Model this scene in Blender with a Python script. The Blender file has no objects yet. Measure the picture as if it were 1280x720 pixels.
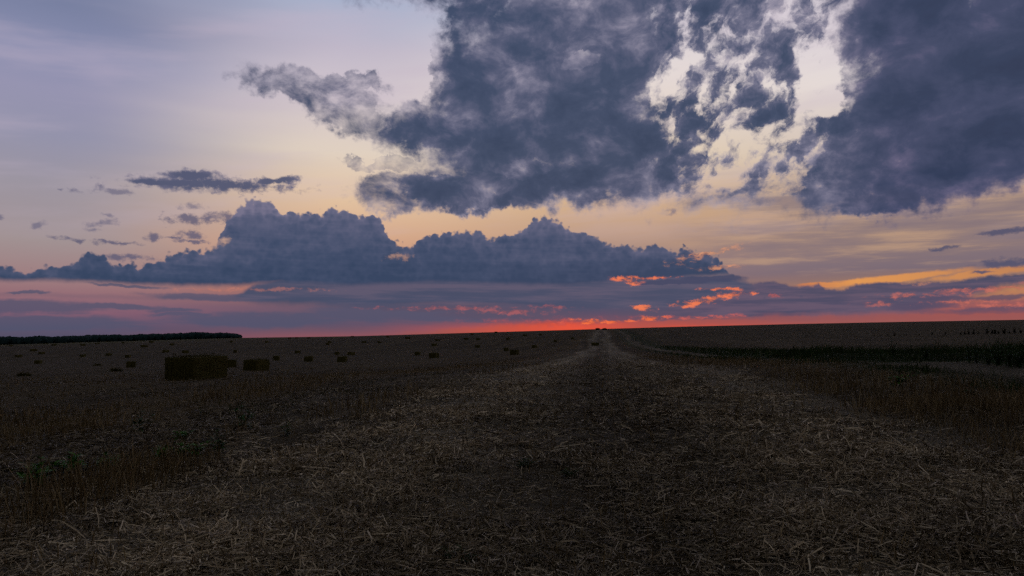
import bpy, math, random, os
import numpy as np
from mathutils import Vector, Matrix
random.seed(7); RNG = np.random.default_rng(7)
S = bpy.context.scene; COL = S.collection
R = math.radians

# ------------------------------------------------------------------ camera
F, HC = 900.0, 1.55                      # focal length in pixels of a 1280 wide frame, eye height in metres
PITCH = math.atan((418 - 360) / F)
cd = bpy.data.cameras.new('camera'); cam = bpy.data.objects.new('camera', cd); COL.objects.link(cam)
cd.sensor_width = 36; cd.lens = 36 * F / 1280; cd.clip_start = 0.05; cd.clip_end = 30000
cam.location = (0, 0, HC); cam.rotation_euler = (math.pi / 2 + PITCH, 0, 0)
S.camera = cam
S.view_settings.view_transform = 'Standard'; S.view_settings.look = 'None'
S.view_settings.exposure = 0.0; S.view_settings.gamma = 1.0; S.view_settings.use_curve_mapping = False
S.cycles.max_bounces = 4; S.cycles.diffuse_bounces = 1; S.cycles.use_denoising = False
S.cycles.use_adaptive_sampling = True; S.cycles.adaptive_threshold = .02; S.cycles.adaptive_min_samples = 12
S.cycles.sample_clamp_indirect = 1.0

def pdir(px, py):
    u, w = (px - 640) / F, (360 - py) / F
    return u, math.cos(PITCH) - w * math.sin(PITCH), math.sin(PITCH) + w * math.cos(PITCH)
def AE(px, py):                          # heading and elevation of a direction, degrees
    x, y, z = pdir(px, py)
    return math.degrees(math.atan2(x, y)), math.degrees(math.atan2(z, math.hypot(x, y)))

def lin(c):
    return tuple(((v / 255) / 12.92 if v / 255 <= .04045 else ((v / 255 + .055) / 1.055) ** 2.4) for v in c[:3]) + (1,)

# ------------------------------------------------------------------ sky (world): directions only, so it sits at infinity
W = bpy.data.worlds.new('World'); S.world = W; W.use_nodes = True
WT = W.node_tree; WT.nodes.clear()
def nd(t, **k):
    n = WT.nodes.new(t)
    for a, b in k.items(): setattr(n, a, b)
    return n
def setin(s, v):
    if isinstance(v, X): WT.links.new(v.s, s)
    elif isinstance(v, (tuple, list)): s.default_value = v
    else: s.default_value = v
class X:
    def __init__(s, sock): s.s = sock
    def __add__(a, b): return M('ADD', a, b)
    def __radd__(a, b): return M('ADD', b, a)
    def __sub__(a, b): return M('SUBTRACT', a, b)
    def __rsub__(a, b): return M('SUBTRACT', b, a)
    def __mul__(a, b): return M('MULTIPLY', a, b)
    def __rmul__(a, b): return M('MULTIPLY', b, a)
    def __truediv__(a, b): return M('DIVIDE', a, b)
def M(op, a, b=0.0, c=None, clamp=False):
    if clamp: return mn(mx(M(op, a, b, c), 0.0), 1.0)
    n = nd('ShaderNodeMath', operation=op)
    setin(n.inputs[0], a); setin(n.inputs[1], b)
    if c is not None: setin(n.inputs[2], c)
    return X(n.outputs[0])
def mx(a, b): return M('MAXIMUM', a, b)
def mn(a, b): return M('MINIMUM', a, b)
def ss(x, lo, hi, to0=0.0, to1=1.0):
    n = nd('ShaderNodeMapRange', interpolation_type='SMOOTHSTEP', clamp=False)
    setin(n.inputs[0], x); n.inputs[1].default_value = lo; n.inputs[2].default_value = hi
    n.inputs[3].default_value = to0; n.inputs[4].default_value = to1
    return X(n.outputs[0])
def comb(x, y, z=0.0):
    n = nd('ShaderNodeCombineXYZ'); setin(n.inputs[0], x); setin(n.inputs[1], y); setin(n.inputs[2], z)
    return X(n.outputs[0])
def VM(op, a, b=(0, 0, 0)):              # vector maths, kept to one socket type so that the compiled shader stays small
    n = nd('ShaderNodeVectorMath', operation=op)
    setin(n.inputs[0], a)
    if op != 'LENGTH': setin(n.inputs[1], b)
    return X(n.outputs['Value'] if op in ('LENGTH', 'DOT_PRODUCT') else n.outputs['Vector'])
def noise(vec, scale, detail=4.0, rough=.55, dist=0.0, lac=2.0, color=False):
    n = nd('ShaderNodeTexNoise', noise_dimensions='3D')
    setin(n.inputs['Vector'], vec); n.inputs['Scale'].default_value = scale; n.inputs['Detail'].default_value = detail
    n.inputs['Roughness'].default_value = rough; n.inputs['Distortion'].default_value = dist; n.inputs['Lacunarity'].default_value = lac
    return X(n.outputs['Color' if color else 'Fac'])
def ramp(x, lo, hi, stops):              # stops: (value, (r,g,b) as seen)
    f = M('DIVIDE', M('SUBTRACT', x, lo), hi - lo, clamp=True)
    n = nd('ShaderNodeValToRGB'); cr = n.color_ramp; stops = sorted(stops)
    while len(cr.elements) < len(stops): cr.elements.new(.5)
    for e, (v, c) in zip(cr.elements, stops):
        e.position = min(1, max(0, (v - lo) / (hi - lo)))
    for e, (v, c) in zip(cr.elements, stops): e.color = lin(c)
    setin(n.inputs[0], f); return X(n.outputs[0])
def mix(f, a, b):
    n = nd('ShaderNodeMix', data_type='RGBA'); setin(n.inputs[0], f)
    for i, v in ((6, a), (7, b)):
        setin(n.inputs[i], lin(v) if isinstance(v, tuple) else v)
    return X(n.outputs[2])
def curve(x, pts, lo=-45.0, hi=45.0, ylo=-5.0, yhi=30.0):
    f = M('DIVIDE', M('SUBTRACT', x, lo), hi - lo, clamp=True)
    n = nd('ShaderNodeFloatCurve'); c = n.mapping.curves[0]
    P = sorted(((a - lo) / (hi - lo), (b - ylo) / (yhi - ylo)) for a, b in pts)
    P = [(0.0, P[0][1])] + P + [(1.0, P[-1][1])]
    while len(c.points) < len(P): c.points.new(.5, .5)
    for p, (a, b) in zip(c.points, P): p.location = (a, b); p.handle_type = 'AUTO_CLAMPED'
    n.mapping.update()
    setin(n.inputs['Value'], f)
    return X(n.outputs[0]) * (yhi - ylo) + ylo
def pxcurve(x, pts): return curve(x, [AE(a, b) for a, b in pts])

tc = nd('ShaderNodeTexCoord'); sep = nd('ShaderNodeSeparateXYZ'); WT.links.new(tc.outputs['Generated'], sep.inputs[0])
dx, dy, dz = (X(o) for o in sep.outputs)
A = M('ARCTAN2', dx, dy) * 57.29578
E = M('ARCSINE', M('MINIMUM', M('MAXIMUM', dz, -1.0), 1.0)) * 57.29578
P0 = comb(A, E)
# ---- clear sky behind the clouds: colour by elevation, in four headings
def eramp(col, pts): return ramp(E, -4, 28, [(AE(col, y)[1], c) for y, c in pts])
cL = eramp(60, [(0, (120, 128, 160)), (60, (138, 142, 174)), (110, (150, 148, 176)), (170, (148, 147, 170)), (230, (156, 149, 160)), (300, (160, 145, 146)),
                (345, (158, 126, 128)), (365, (148, 110, 118)), (390, (134, 94, 112)), (410, (92, 82, 106)), (425, (80, 78, 100))])
cM = eramp(430, [(0, (168, 177, 202)), (60, (192, 184, 200)), (120, (210, 198, 204)), (190, (224, 208, 192)), (250, (224, 192, 160)),
                 (310, (210, 160, 130)), (360, (172, 112, 98)), (385, (110, 88, 106)), (405, (96, 82, 104)), (413, (112, 82, 98)), (421, (140, 84, 92))])
cC = eramp(780, [(0, (214, 208, 218)), (100, (228, 216, 212)), (200, (226, 206, 180)), (255, (208, 172, 138)), (290, (190, 154, 128)), (330, (150, 124, 124)),
                 (372, (104, 88, 108)), (392, (92, 78, 102)), (400, (108, 80, 98)), (406, (190, 82, 72)), (411, (230, 86, 60))])
cR = eramp(1130, [(0, (220, 212, 218)), (90, (228, 218, 216)), (200, (200, 180, 166)), (258, (160, 136, 126)), (300, (150, 126, 120)), (335, (122, 106, 116)),
                  (348, (150, 116, 104)), (364, (196, 136, 90)), (380, (150, 92, 94)), (392, (160, 88, 86)), (403, (152, 88, 86))])
aL, aM, aC, aR = (AE(p, 300)[0] for p in (60, 430, 780, 1130))
aw = A + (noise(comb(A * .05, E * .35), 1.0, 2) - .5) * 6.0
clear = mix(ss(aw, aL, aM), cL, cM); clear = mix(ss(aw, aM, aC), clear, cC); clear = mix(ss(aw, aC, aR), clear, cR)
# fiery band hugging the horizon, widest towards the sun
ci = noise(comb(A * .09 - E * .28, A * .03 + E * .9, 3.0), 1.0, 6, .6)           # long slanting cirrus
cm = ss(A, AE(800, 0)[0], AE(960, 0)[0]) * ss(E, AE(1100, 352)[1], AE(1100, 325)[1]) * ss(E, AE(1000, 190)[1], AE(1000, 250)[1])
clear = mix(cm * ss(ci, .42, .66) * .62, clear, (122, 108, 120))
clear = mix(cm * ss(ci, .52, .34) * .45, clear, (206, 166, 130))
ci2 = noise(comb(A * .06, E * .35 - A * .03, 9.0), 1.0, 4, .55)
clear = mix(ss(ci2, .45, .7) * .30 * ss(E, 4, 12), clear, (196, 180, 198))

# ---- warps shared by the cloud layers
def warp(v):
    n = nd('ShaderNodeSeparateColor'); setin(n.inputs[0], v)
    return tuple(X(o) - .5 for o in n.outputs)
wx, wy, wz = warp(noise(P0, .42, 5, .6, color=True))
fx, fy, fz = warp(noise(comb(A, E * 1.15, 4.0), 1.5, 4, .6, color=True))

uh = noise(comb(A * .95 + wx, E * 1.15, 8.0), 1.0, 5, .62)                      # ragged small structure
uv = noise(comb(A * 1.1 + wx, E * 2.2 + fy, 11.0), 1.0, 4, .65)
def blob(vec, b):
    px, py, rx, ry, rot = b[:5]
    a, e = AE(px, py)
    k1 = abs(AE(px + rx, py)[0] - AE(px - rx, py)[0]) / 2; k2 = abs(AE(px, py + ry)[1] - AE(px, py - ry)[1]) / 2
    d = VM('SUBTRACT', vec, (a, e, 0))
    c, sn = math.cos(R(rot)), math.sin(R(rot))
    if rot:
        q = comb(VM('DOT_PRODUCT', d, (c / k1, sn / k1, 0)), VM('DOT_PRODUCT', d, (-sn / k2, c / k2, 0)))
    else:
        q = VM('MULTIPLY', d, (1 / k1, 1 / k2, 0))
    return 1.0 - VM('LENGTH', q)
def blobs(vec, L):
    out = None
    for b in L:
        v = blob(vec, b)
        if len(b) > 5: v = mn(v, b[5])
        out = v if out is None else mx(out, v)
    return out

sky = clear
def layer(alpha, col):
    global sky
    sky = mix(alpha, sky, col)

# ---- thin far strata low over the field, pinks and slate
AV = comb(A + wx * 3.0, E + wy * .8)
st = noise(comb(A * .14, E * 1.7, 1.0), 1.0, 5, .6)
lowL = blobs(AV, [(30, 384, 150, 12, 0), (120, 383, 120, 5, 0), (40, 404, 190, 13, 0), (215, 388, 40, 4, 0), (160, 357, 60, 2.5, 0), (35, 366, 35, 2.5, 0),
                  (270, 372, 110, 6, -2), (330, 400, 150, 12, 0), (480, 390, 120, 16, 0), (235, 393, 60, 4, 0), (560, 392, 130, 11, 0)])
layer(ss(lowL + (st - .5) * 1.1, -.05, .5) * .8, (80, 83, 108))
lowC = blobs(AV, [(640, 391, 110, 9, 0), (830, 391, 80, 6, 0), (900, 394, 60, 5, 0), (560, 385, 140, 5, 0)])
layer(ss(lowC + (st - .5) * 1.0, -.05, .45) * .85, (88, 80, 102))
# right bank of slate cloud under the golden gap
topR = pxcurve(A + wx * 1.2, [(780, 378), (860, 366), (930, 352), (985, 352), (1002, 357), (1018, 357), (1025, 354), (1034, 359), (1062, 361), (1066, 354), (1110, 351), (1180, 350), (1230, 346), (1280, 344)])
botR = pxcurve(A + wx * 2.0, [(780, 392), (860, 394), (960, 394), (1060, 393), (1160, 388), (1180, 378), (1230, 366), (1280, 358)])
gap = blobs(comb(A + wx * 2.0, E + wy * .5), [(1115, 348, 130, 6, 5), (1235, 341, 85, 7, 4), (1035, 356, 45, 4, 0)])
layer(ss(gap + (st - .5) * .5 + (uv - .5) * .5, 0.0, .5) * .92, ramp(A, AE(980, 0)[0], AE(1290, 0)[0], [(AE(990, 0)[0], (206, 124, 80)), (AE(1060, 0)[0], (228, 154, 84)), (AE(1270, 0)[0], (192, 130, 86))]))
eR = E + wy * .9 + fy * .35
aR_ = ss(topR - eR, -.05, .22) * ss(eR - botR, -.5, .35) * ss(A, AE(770, 0)[0], AE(900, 0)[0])
layer(aR_ * .97, mix(ss(st, .38, .62), (72, 74, 100), (98, 86, 108)))
# broken slate bars over the pink at far right, between the bank and the field
redm = blobs(AV, [(1240, 388, 120, 6, 1), (1255, 372, 60, 4, 2), (1150, 383, 60, 8, 0), (1190, 374, 60, 5, 0)])
layer(ss(redm + (st - .5) * 1.2, .05, .55) * .75, (84, 76, 100))

# ---- glowing streaks lit from below the horizon
fn = noise(comb(A * .45, E * 1.9, 7.0), 1.0, 5, .65)
FV = comb(A + wx * 1.6 + fx * .5, E + wy * .6 + fy * .25)
def streak(L, c, amp=1.3, lo=.0, hi=.45, a=1.0):
    b_ = blobs(FV, L) * .8 + .1
    layer(ss(b_ + (fn - .5) * amp * 1.5 + (uv - .5) * 4.5, lo - .1, hi + .55) * ss(b_, -.6, .3) * a * .85, mix(ss(uv, .42, .62), tuple(v * .86 for v in c), tuple(min(255, v * 1.06) for v in c)))

# ---- second stratum: long flat slate base under the cumulus
top2 = pxcurve(A + wx * 1.5, [(280, 372), (330, 352), (430, 345), (560, 340), (800, 338), (870, 344), (930, 350), (950, 358)])
bot2 = pxcurve(A + wx * 2.0, [(280, 374), (330, 381), (460, 384), (560, 382), (650, 385), (720, 390), (790, 390), (850, 386), (880, 376), (930, 362), (950, 358)])
e2 = E + wy * .5 + fy * .15
a2 = ss(top2 - e2, -.15, .3) * ss(e2 - bot2, -.25, .45)
layer(a2 * .97, ramp(st + (e2 - bot2) * .10, .30, .80, [(.34, (62, 74, 100)), (.54, (70, 78, 104)), (.72, (90, 87, 110))]))
b2 = blobs(AV, [(890, 348, 50, 5, 0), (840, 352, 60, 4, 0)])
layer(ss(b2 + (st - .5) * .6, 0, .4) * .9, (66, 72, 100))

# ---- first cumulus bank with billowing tops
vb = nd('ShaderNodeTexVoronoi', feature='SMOOTH_F1'); setin(vb.inputs['Vector'], comb(A + wx * 1.2 + fx * .3, E + wy * 1.2 + fy * .3)); vb.inputs['Scale'].default_value = .8; vb.inputs['Smoothness'].default_value = .35
vb2 = nd('ShaderNodeTexVoronoi', feature='SMOOTH_F1'); setin(vb2.inputs['Vector'], comb(A + fx * .4, E + fy * .4)); vb2.inputs['Scale'].default_value = 2.0; vb2.inputs['Smoothness'].default_value = .3
vb3 = nd('ShaderNodeTexVoronoi', feature='SMOOTH_F1'); setin(vb3.inputs['Vector'], comb(A + fx * .3, E + fy * .3, 3.0)); vb3.inputs['Scale'].default_value = 3.6; vb3.inputs['Smoothness'].default_value = .3
bil = X(vb.outputs['Distance']) * .9 + X(vb2.outputs['Distance']) * .8 + X(vb3.outputs['Distance']) * .4
top1 = pxcurve(A + wx * .5, [(-40, 322), (0, 325), (40, 330), (75, 328), (92, 318), (112, 311), (130, 314), (150, 327), (180, 327), (205, 316), (225, 312),
    (240, 306), (262, 308), (272, 296), (285, 268), (300, 252), (320, 246), (340, 249), (352, 259), (385, 262), (404, 263), (414, 252), (428, 256), (450, 262), (466, 262), (480, 274),
    (489, 294), (500, 303), (514, 300), (540, 290), (575, 284), (620, 289), (652, 285), (662, 275), (671, 267), (688, 265), (700, 271), (710, 278), (720, 282), (733, 284), (746, 288), (755, 296), (790, 301),
    (830, 303), (860, 309), (888, 314), (905, 328), (925, 352), (940, 372)])
bot1 = pxcurve(A + wx * 2.0, [(-40, 351), (0, 351), (100, 353), (200, 356), (300, 357), (350, 354), (420, 356), (560, 353), (700, 356), (800, 350), (860, 346), (905, 344), (925, 350), (940, 372)])
n1 = noise(comb(A * .35, E * 1.0, 2.0), 1.0, 5, .6)
n2 = noise(comb(A * .06, E * .9 + A * .01, 6.0), 1.0, 4, .6)
e1 = E + bil * .75 - .55 + wy * .7 + fy * .22
s1 = top1 - e1
hole1 = blobs(comb(A + wx * .8 + fx * .5, E + wy * .6 + fy * .4), [(262, 302, 22, 8, 0), (280, 300, 10, 6, 0), (500, 321, 17, 7, 0, .6)])
wing = blobs(comb(A + wx * 1.0 + fx * .4, E + wy * .5 + fy * .5), [(255, 272, 55, 7, 6), (235, 292, 30, 9, 0), (240, 301, 22, 3, 0), (100, 300, 34, 3.5, -5), (145, 303, 40, 3, -3), (190, 297, 12, 8, 0), (215, 296, 26, 3, 3), (155, 321, 40, 5, 0)])
a1 = ss(s1, -.03, .24) * ss(E + wy * .45 + fy * .15 - bot1, -.22, .30) * (1.0 - ss(hole1 + (n1 - .5) * 1.4 + (uh - .5) * 3.5, .0, 1.1) * .8)
aw1 = ss(wing + (uh - .5) * 4.0, -.1, .9)
shade1 = M('MINIMUM', s1, 1.1) * .16 + .07 + (3.0 - (E - bot1)) * .10 + (n1 - .5) * .35 + (n2 - .5) * .7 - (bil - .8) * .22
c1 = ramp(shade1, -.3, .8, [(-.3, (118, 114, 138)), (-.12, (96, 98, 124)), (.08, (80, 87, 114)), (.28, (65, 77, 105)), (.5, (54, 69, 97))])
layer(aw1 * .85, (92, 90, 116))
layer(a1, c1)

# ---- little dark puffs
SV = comb(A + wx * 1.0 + fx * .5, E + wy * .6 + fy * .45)
lens = blobs(SV, [(265, 231, 112, 11, 2), (240, 219, 42, 9, 0), (345, 225, 34, 6, 8), (200, 228, 60, 5, 3)])
layer(ss(lens + (n1 - .5) * .8 + (uh - .5) * 2.6, -.15, .6) * .96, ramp(lens, 0, 1, [(0, (108, 106, 132)), (.5, (78, 84, 112))]))
puffs = blobs(SV, [(120, 237, 14, 6, 0), (92, 239, 14, 4, 0), (150, 240, 17, 4, 0), (74, 238, 6, 2, 0), (240, 258, 17, 6, 0), (45, 281, 14, 7, 0), (130, 279, 20, 6, 10), (134, 269, 8, 4, 0),
                   (118, 287, 14, 3, 0), (0, 273, 6, 6, 0), (1180, 252, 8, 5, 0), (842, 265, 8, 6, 0)])
layer(ss(puffs + (uh - .5) * 4.2, -.1, 1.0) * .68, (100, 98, 124))
rl = blobs(SV, [(1262, 289, 52, 5, 4), (1262, 329, 56, 8, 3), (1182, 310, 24, 4, 0), (1226, 341, 22, 3, 0)])
layer(ss(rl + (st - .5) * .5 + (uv - .5) * 2.0, 0.0, .8) * .9, (82, 82, 108))

# ---- glowing streaks in front of the slate bases
layer(ss(blobs(FV, [(590, 416, 110, 8, 3), (680, 410, 130, 9, 2), (770, 407, 110, 7, 1), (870, 403, 110, 4, 1)]) + (fn - .5) * .8 + (uv - .5) * .7, -.1, .6) * .85, ramp(A, -8, 10, [(-7, (150, 84, 82)), (-3, (178, 84, 74)), (1, (206, 82, 64)), (5, (232, 84, 60)), (9, (190, 82, 72)), (10, (176, 82, 76))]))
streak([(700, 403, 120, 6, 1)], (176, 78, 78), .6, .0, .6, .6)
streak([(640, 390, 60, 4, 0), (560, 385, 90, 3, 0), (690, 384, 30, 2.5, 0)], (176, 92, 92), 1.0, .1, .7, .7)
streak([(738, 401, 26, 4, 0), (770, 401, 24, 2.5, 2), (815, 398, 22, 3, 2)], (246, 112, 62), 1.2, .1, .55)
streak([(806, 386, 17, 4, 0), (800, 386, 9, 4, 0), (868, 378, 28, 4, 8), (890, 373, 26, 5, 10), (918, 368, 26, 4, 7), (850, 382, 16, 3, 0), (902, 361, 26, 2.2, 0), (776, 349, 13, 4, 0), (790, 352, 14, 5, 0), (808, 346, 34, 2, 0)], (240, 122, 76), 1.0, .1, .5, .95)
streak([(968, 369, 10, 3, 0), (880, 396, 60, 3, 1)], (210, 96, 82), 1.1, .1, .6, .8)
layer(ss(blobs(FV, [(920, 400, 110, 5, 1), (1000, 398, 120, 4, 1), (1130, 397, 200, 5, 1), (1250, 393, 120, 6, 0)]) + (fn - .5) * .9 + (uv - .5) * .9, -.1, .6) * .5, (150, 84, 84))
streak([(1130, 370, 40, 4, 4), (1190, 365, 70, 4, 4), (1250, 362, 60, 5, 2), (1100, 380, 24, 3, 0), (1200, 378, 60, 3, 2), (1255, 382, 50, 3, 0)], (196, 106, 92), 1.1, .05, .6, .8)
streak([(1150, 354, 18, 2.5, 0), (900, 334, 34, 3, 0), (880, 318, 50, 6, 12)], (226, 150, 104), 1.1, .1, .7, .7)
streak([(330, 362, 90, 3, 0), (270, 362, 60, 3, 0)], (200, 122, 100), .8, .2, .7, .4)

# ---- the two great dark masses overhead and the broken cloud between them
UV = comb(A + wx * 5.0 + fx * 1.0, E + wy * 3.6 + fy * .9)
un = noise(comb(A * .30, E * .42, 5.0), 1.0, 7, .62, .3)
un2 = noise(comb(A * .10, E * .14, 2.5), 1.0, 4, .6)
up = blobs(UV, [
    (640, 185, 130, 60, 0), (590, 40, 40, 70, 0, .35), (690, 60, 125, 95, 10), (600, 120, 75, 100, 0), (720, 130, 130, 110, 0), (800, 200, 90, 60, 0), (560, 170, 100, 34, 0),
    (560, 238, 95, 22, 0, .7), (690, 225, 190, 34, 0), (800, 60, 70, 90, 0, .5), (830, 215, 60, 40, 0), (780, 20, 130, 50, 0, .45),
    (392, 113, 85, 22, -7, .15), (430, 138, 60, 30, -25, .16), (445, 106, 44, 14, 5, .12), (470, 157, 65, 18, 0, .12), (530, 150, 60, 26, 0, .3), (490, 240, 50, 24, 0, .2), (480, 205, 50, 8, 0, .04), (600, 252, 90, 14, 0, .6),
    (905, 110, 160, 160, 0, .20), (900, 10, 150, 70, 0, .34), (965, 45, 60, 70, 0, .36), (850, 160, 34, 60, 0, .4), (985, 160, 40, 30, 0, .25), (915, 120, 50, 50, 0, .4), (930, 185, 70, 34, 0, .26), (870, 210, 40, 24, 0, .4),
    (1200, 90, 170, 130, 0), (1290, 60, 180, 160, 0), (1100, 30, 65, 70, 0, .9), (1120, 130, 85, 70, 0), (1180, 215, 150, 48, 6), (1060, 222, 90, 50, 0, .8), (1003, 182, 42, 22, 10, .55), (1010, 225, 50, 30, 0, .25), (1040, 160, 50, 24, 0, .6), (1090, 255, 80, 18, 0, .5), (1250, 170, 110, 60, 10), (1150, 172, 110, 56, 0), (1090, 190, 80, 40, 0), (1150, 20, 90, 60, 0), (690, 130, 100, 90, 0), (620, 90, 50, 60, 0, .7),
    (960, 238, 70, 14, 4, .05), (640, -60, 260, 80, 0), (1000, -60, 400, 60, 0)])
hole = blobs(comb(A + wx * 2.2 + fx * 1.0, E + wy * 2.0 + fy * .9), [(1024, 98, 30, 58, 0, .45), (1032, 125, 24, 30, 0, .4), (965, 178, 40, 30, 20, .14), (915, 200, 44, 36, 30, .2), (838, 90, 16, 50, -30, .14), (880, 130, 60, 70, 0, .06), (655, 212, 40, 12, 0, .10), (728, 75, 26, 10, 10, .12), (990, 225, 40, 16, 0, .08), (525, 70, 14, 60, 0, .4), (880, 120, 60, 90, -20, .06)])
over = M('MULTIPLY', ss(E, 25.5, 31), .9)                    # unseen dark deck added overhead and behind to dim the ground
back = ss(M('ABSOLUTE', A), 50, 75) * ss(E, 2, 18) * (ss(un2, .35, .55) * .8 + .2)
upd = mx(up - mx(hole, 0.0) * 1.5, mx(over * 2.0 - 1.0, back * 1.8 - 1.0))
zone = ss(A + wx * 6.0, AE(770, 0)[0], AE(850, 0)[0]) * ss(A, AE(1075, 0)[0], AE(1010, 0)[0]) * ss(E, AE(900, 275)[1], AE(900, 215)[1])
um = noise(comb(A * .62 - E * .34 + wx * 1.6, E * .46 + A * .14 + wy, 21.0), 1.0, 5, .58)   # slanting broken cells
ud = upd * 1.1 + (un - .5) * (1.0 - zone * .5) + (um - .5) * zone * 3.0 + (uh - .5) * .45 + wy * .3
au = ss(ud, -.22, .42)
core = ud * .42 + (un2 - .5) * 1.0 + (un - .5) * .75 - (uh - .5) * .25
cu = ramp(core, -.3, 1.0, [(-.25, (176, 166, 180)), (-.06, (140, 136, 156)), (.08, (108, 109, 133)), (.2, (82, 88, 115)), (.34, (61, 74, 102)), (.55, (50, 65, 93))])
cdk = ramp(core, -.3, 1.0, [(-.2, (130, 118, 140)), (0, (92, 90, 120)), (.22, (64, 72, 102)), (.5, (46, 59, 88)), (.8, (40, 52, 80))])
layer(au * .98, mix(ss(A, AE(990, 0)[0], AE(1130, 0)[0]), cu, cdk))
layer(mx(ss(E, 26, 38), ss(M('ABSOLUTE', A), 45, 85) * .85) * .96, mix(ss(un, .3, .7), (52, 50, 44), (84, 80, 72)))  # out-of-view sky darkened and warmed to set the light on the field
layer(ss(E, -2.0, -4.0), (20, 18, 18))
# a little real atmosphere: the sky model with its sun at the horizon
SUN_AZ, SUN_EL = 9.5, 0.4
nk = nd('ShaderNodeTexSky', sky_type='NISHITA'); nk.sun_disc = False
nk.sun_elevation = R(SUN_EL); nk.sun_rotation = R(SUN_AZ)
bg = nd('ShaderNodeBackground'); setin(bg.inputs['Color'], sky); bg.inputs['Strength'].default_value = 1.0
bg2 = nd('ShaderNodeBackground'); WT.links.new(nk.outputs[0], bg2.inputs['Color']); bg2.inputs['Strength'].default_value = 0.0008
ad = nd('ShaderNodeAddShader'); WT.links.new(bg.outputs[0], ad.inputs[0]); WT.links.new(bg2.outputs[0], ad.inputs[1])
wo = nd('ShaderNodeOutputWorld'); WT.links.new(ad.outputs[0], wo.inputs['Surface'])
W.cycles.sampling_method = 'MANUAL'; W.cycles.sample_map_resolution = 512

sl = bpy.data.lights.new('sun', 'SUN'); sl.energy = 0.03; sl.angle = R(12); sl.color = (1, .45, .25)
so = bpy.data.objects.new('sun', sl); COL.objects.link(so); so.rotation_euler = (R(90 - SUN_EL), 0, R(180 - SUN_AZ))

# ------------------------------------------------------------------ materials
def material(name, rough=.9):
    m = bpy.data.materials.new(name); m.use_nodes = True
    nt = m.node_tree; b = nt.nodes['Principled BSDF']; b.inputs['Roughness'].default_value = rough
    b.inputs['Specular IOR Level'].default_value = .15
    return m, nt, b
def L(nt, a, b): nt.links.new(a, b)
def mramp(nt, src, stops, interp='LINEAR'):
    n = nt.nodes.new('ShaderNodeValToRGB'); cr = n.color_ramp; cr.interpolation = interp
    while len(cr.elements) < len(stops): cr.elements.new(.5)
    for e, (p, c) in zip(cr.elements, stops): e.position = p
    for e, (p, c) in zip(cr.elements, stops): e.color = tuple(c) + (1,)
    L(nt, src, n.inputs[0]); return n.outputs[0]
def mmath(nt, op, a, b=0.0, c=0.0):
    n = nt.nodes.new('ShaderNodeMath'); n.operation = op
    for i, v in enumerate((a, b, c)):
        if hasattr(v, 'links'): L(nt, v, n.inputs[i])
        else: n.inputs[i].default_value = v
    return n.outputs[0]
def mnoise(nt, vec, scale, detail=4, rough=.6):
    n = nt.nodes.new('ShaderNodeTexNoise'); n.inputs['Scale'].default_value = scale; n.inputs['Detail'].default_value = detail
    n.inputs['Roughness'].default_value = rough
    if vec is not None: L(nt, vec, n.inputs['Vector'])
    return n.outputs['Fac']
def mmix(nt, f, a, b, mode='MIX'):
    n = nt.nodes.new('ShaderNodeMix'); n.data_type = 'RGBA'; n.blend_type = mode
    for i, v in ((0, f), (6, a), (7, b)):
        if hasattr(v, 'links'): L(nt, v, n.inputs[i])
        else: n.inputs[i].default_value = v if i == 0 else tuple(v) + (1,)
    return n.outputs[2]

ROW = .125                                 # the rows, the track and the verge all run this way: x = s + ROW * y
def island_mat(name, stops, rough=.7, patch=.35, pscale=.5, bands=None):
    m, nt, b = material(name, rough)
    g = nt.nodes.new('ShaderNodeNewGeometry')
    c = mramp(nt, g.outputs['Random Per Island'], stops)
    p = mnoise(nt, g.outputs['Position'], pscale, 3)
    k = mramp(nt, p, [(.35, (1 - patch,) * 3), (.65, (1 + patch * .6,) * 3)])
    c = mmix(nt, 1.0, c, k, 'MULTIPLY')
    if bands:                              # straw bleached and shattered in the lanes the wheels pressed
        sp = nt.nodes.new('ShaderNodeSeparateXYZ'); L(nt, g.outputs['Position'], sp.inputs[0])
        q = mmath(nt, 'SUBTRACT', sp.outputs[0], mmath(nt, 'MULTIPLY', sp.outputs[1], ROW))
        q = mmath(nt, 'ADD', q, mmath(nt, 'MULTIPLY', mmath(nt, 'SUBTRACT', mnoise(nt, g.outputs['Position'], .25, 3), .5), 1.6))
        c = mmix(nt, 1.0, c, mramp(nt, mmath(nt, 'DIVIDE', mmath(nt, 'ADD', q, 20.0), 40.0), [((v + 20) / 40, (w, w * .98, w * .95)) for v, w in bands]), 'MULTIPLY')
    L(nt, c, b.inputs['Base Color'])
    return m

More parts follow.
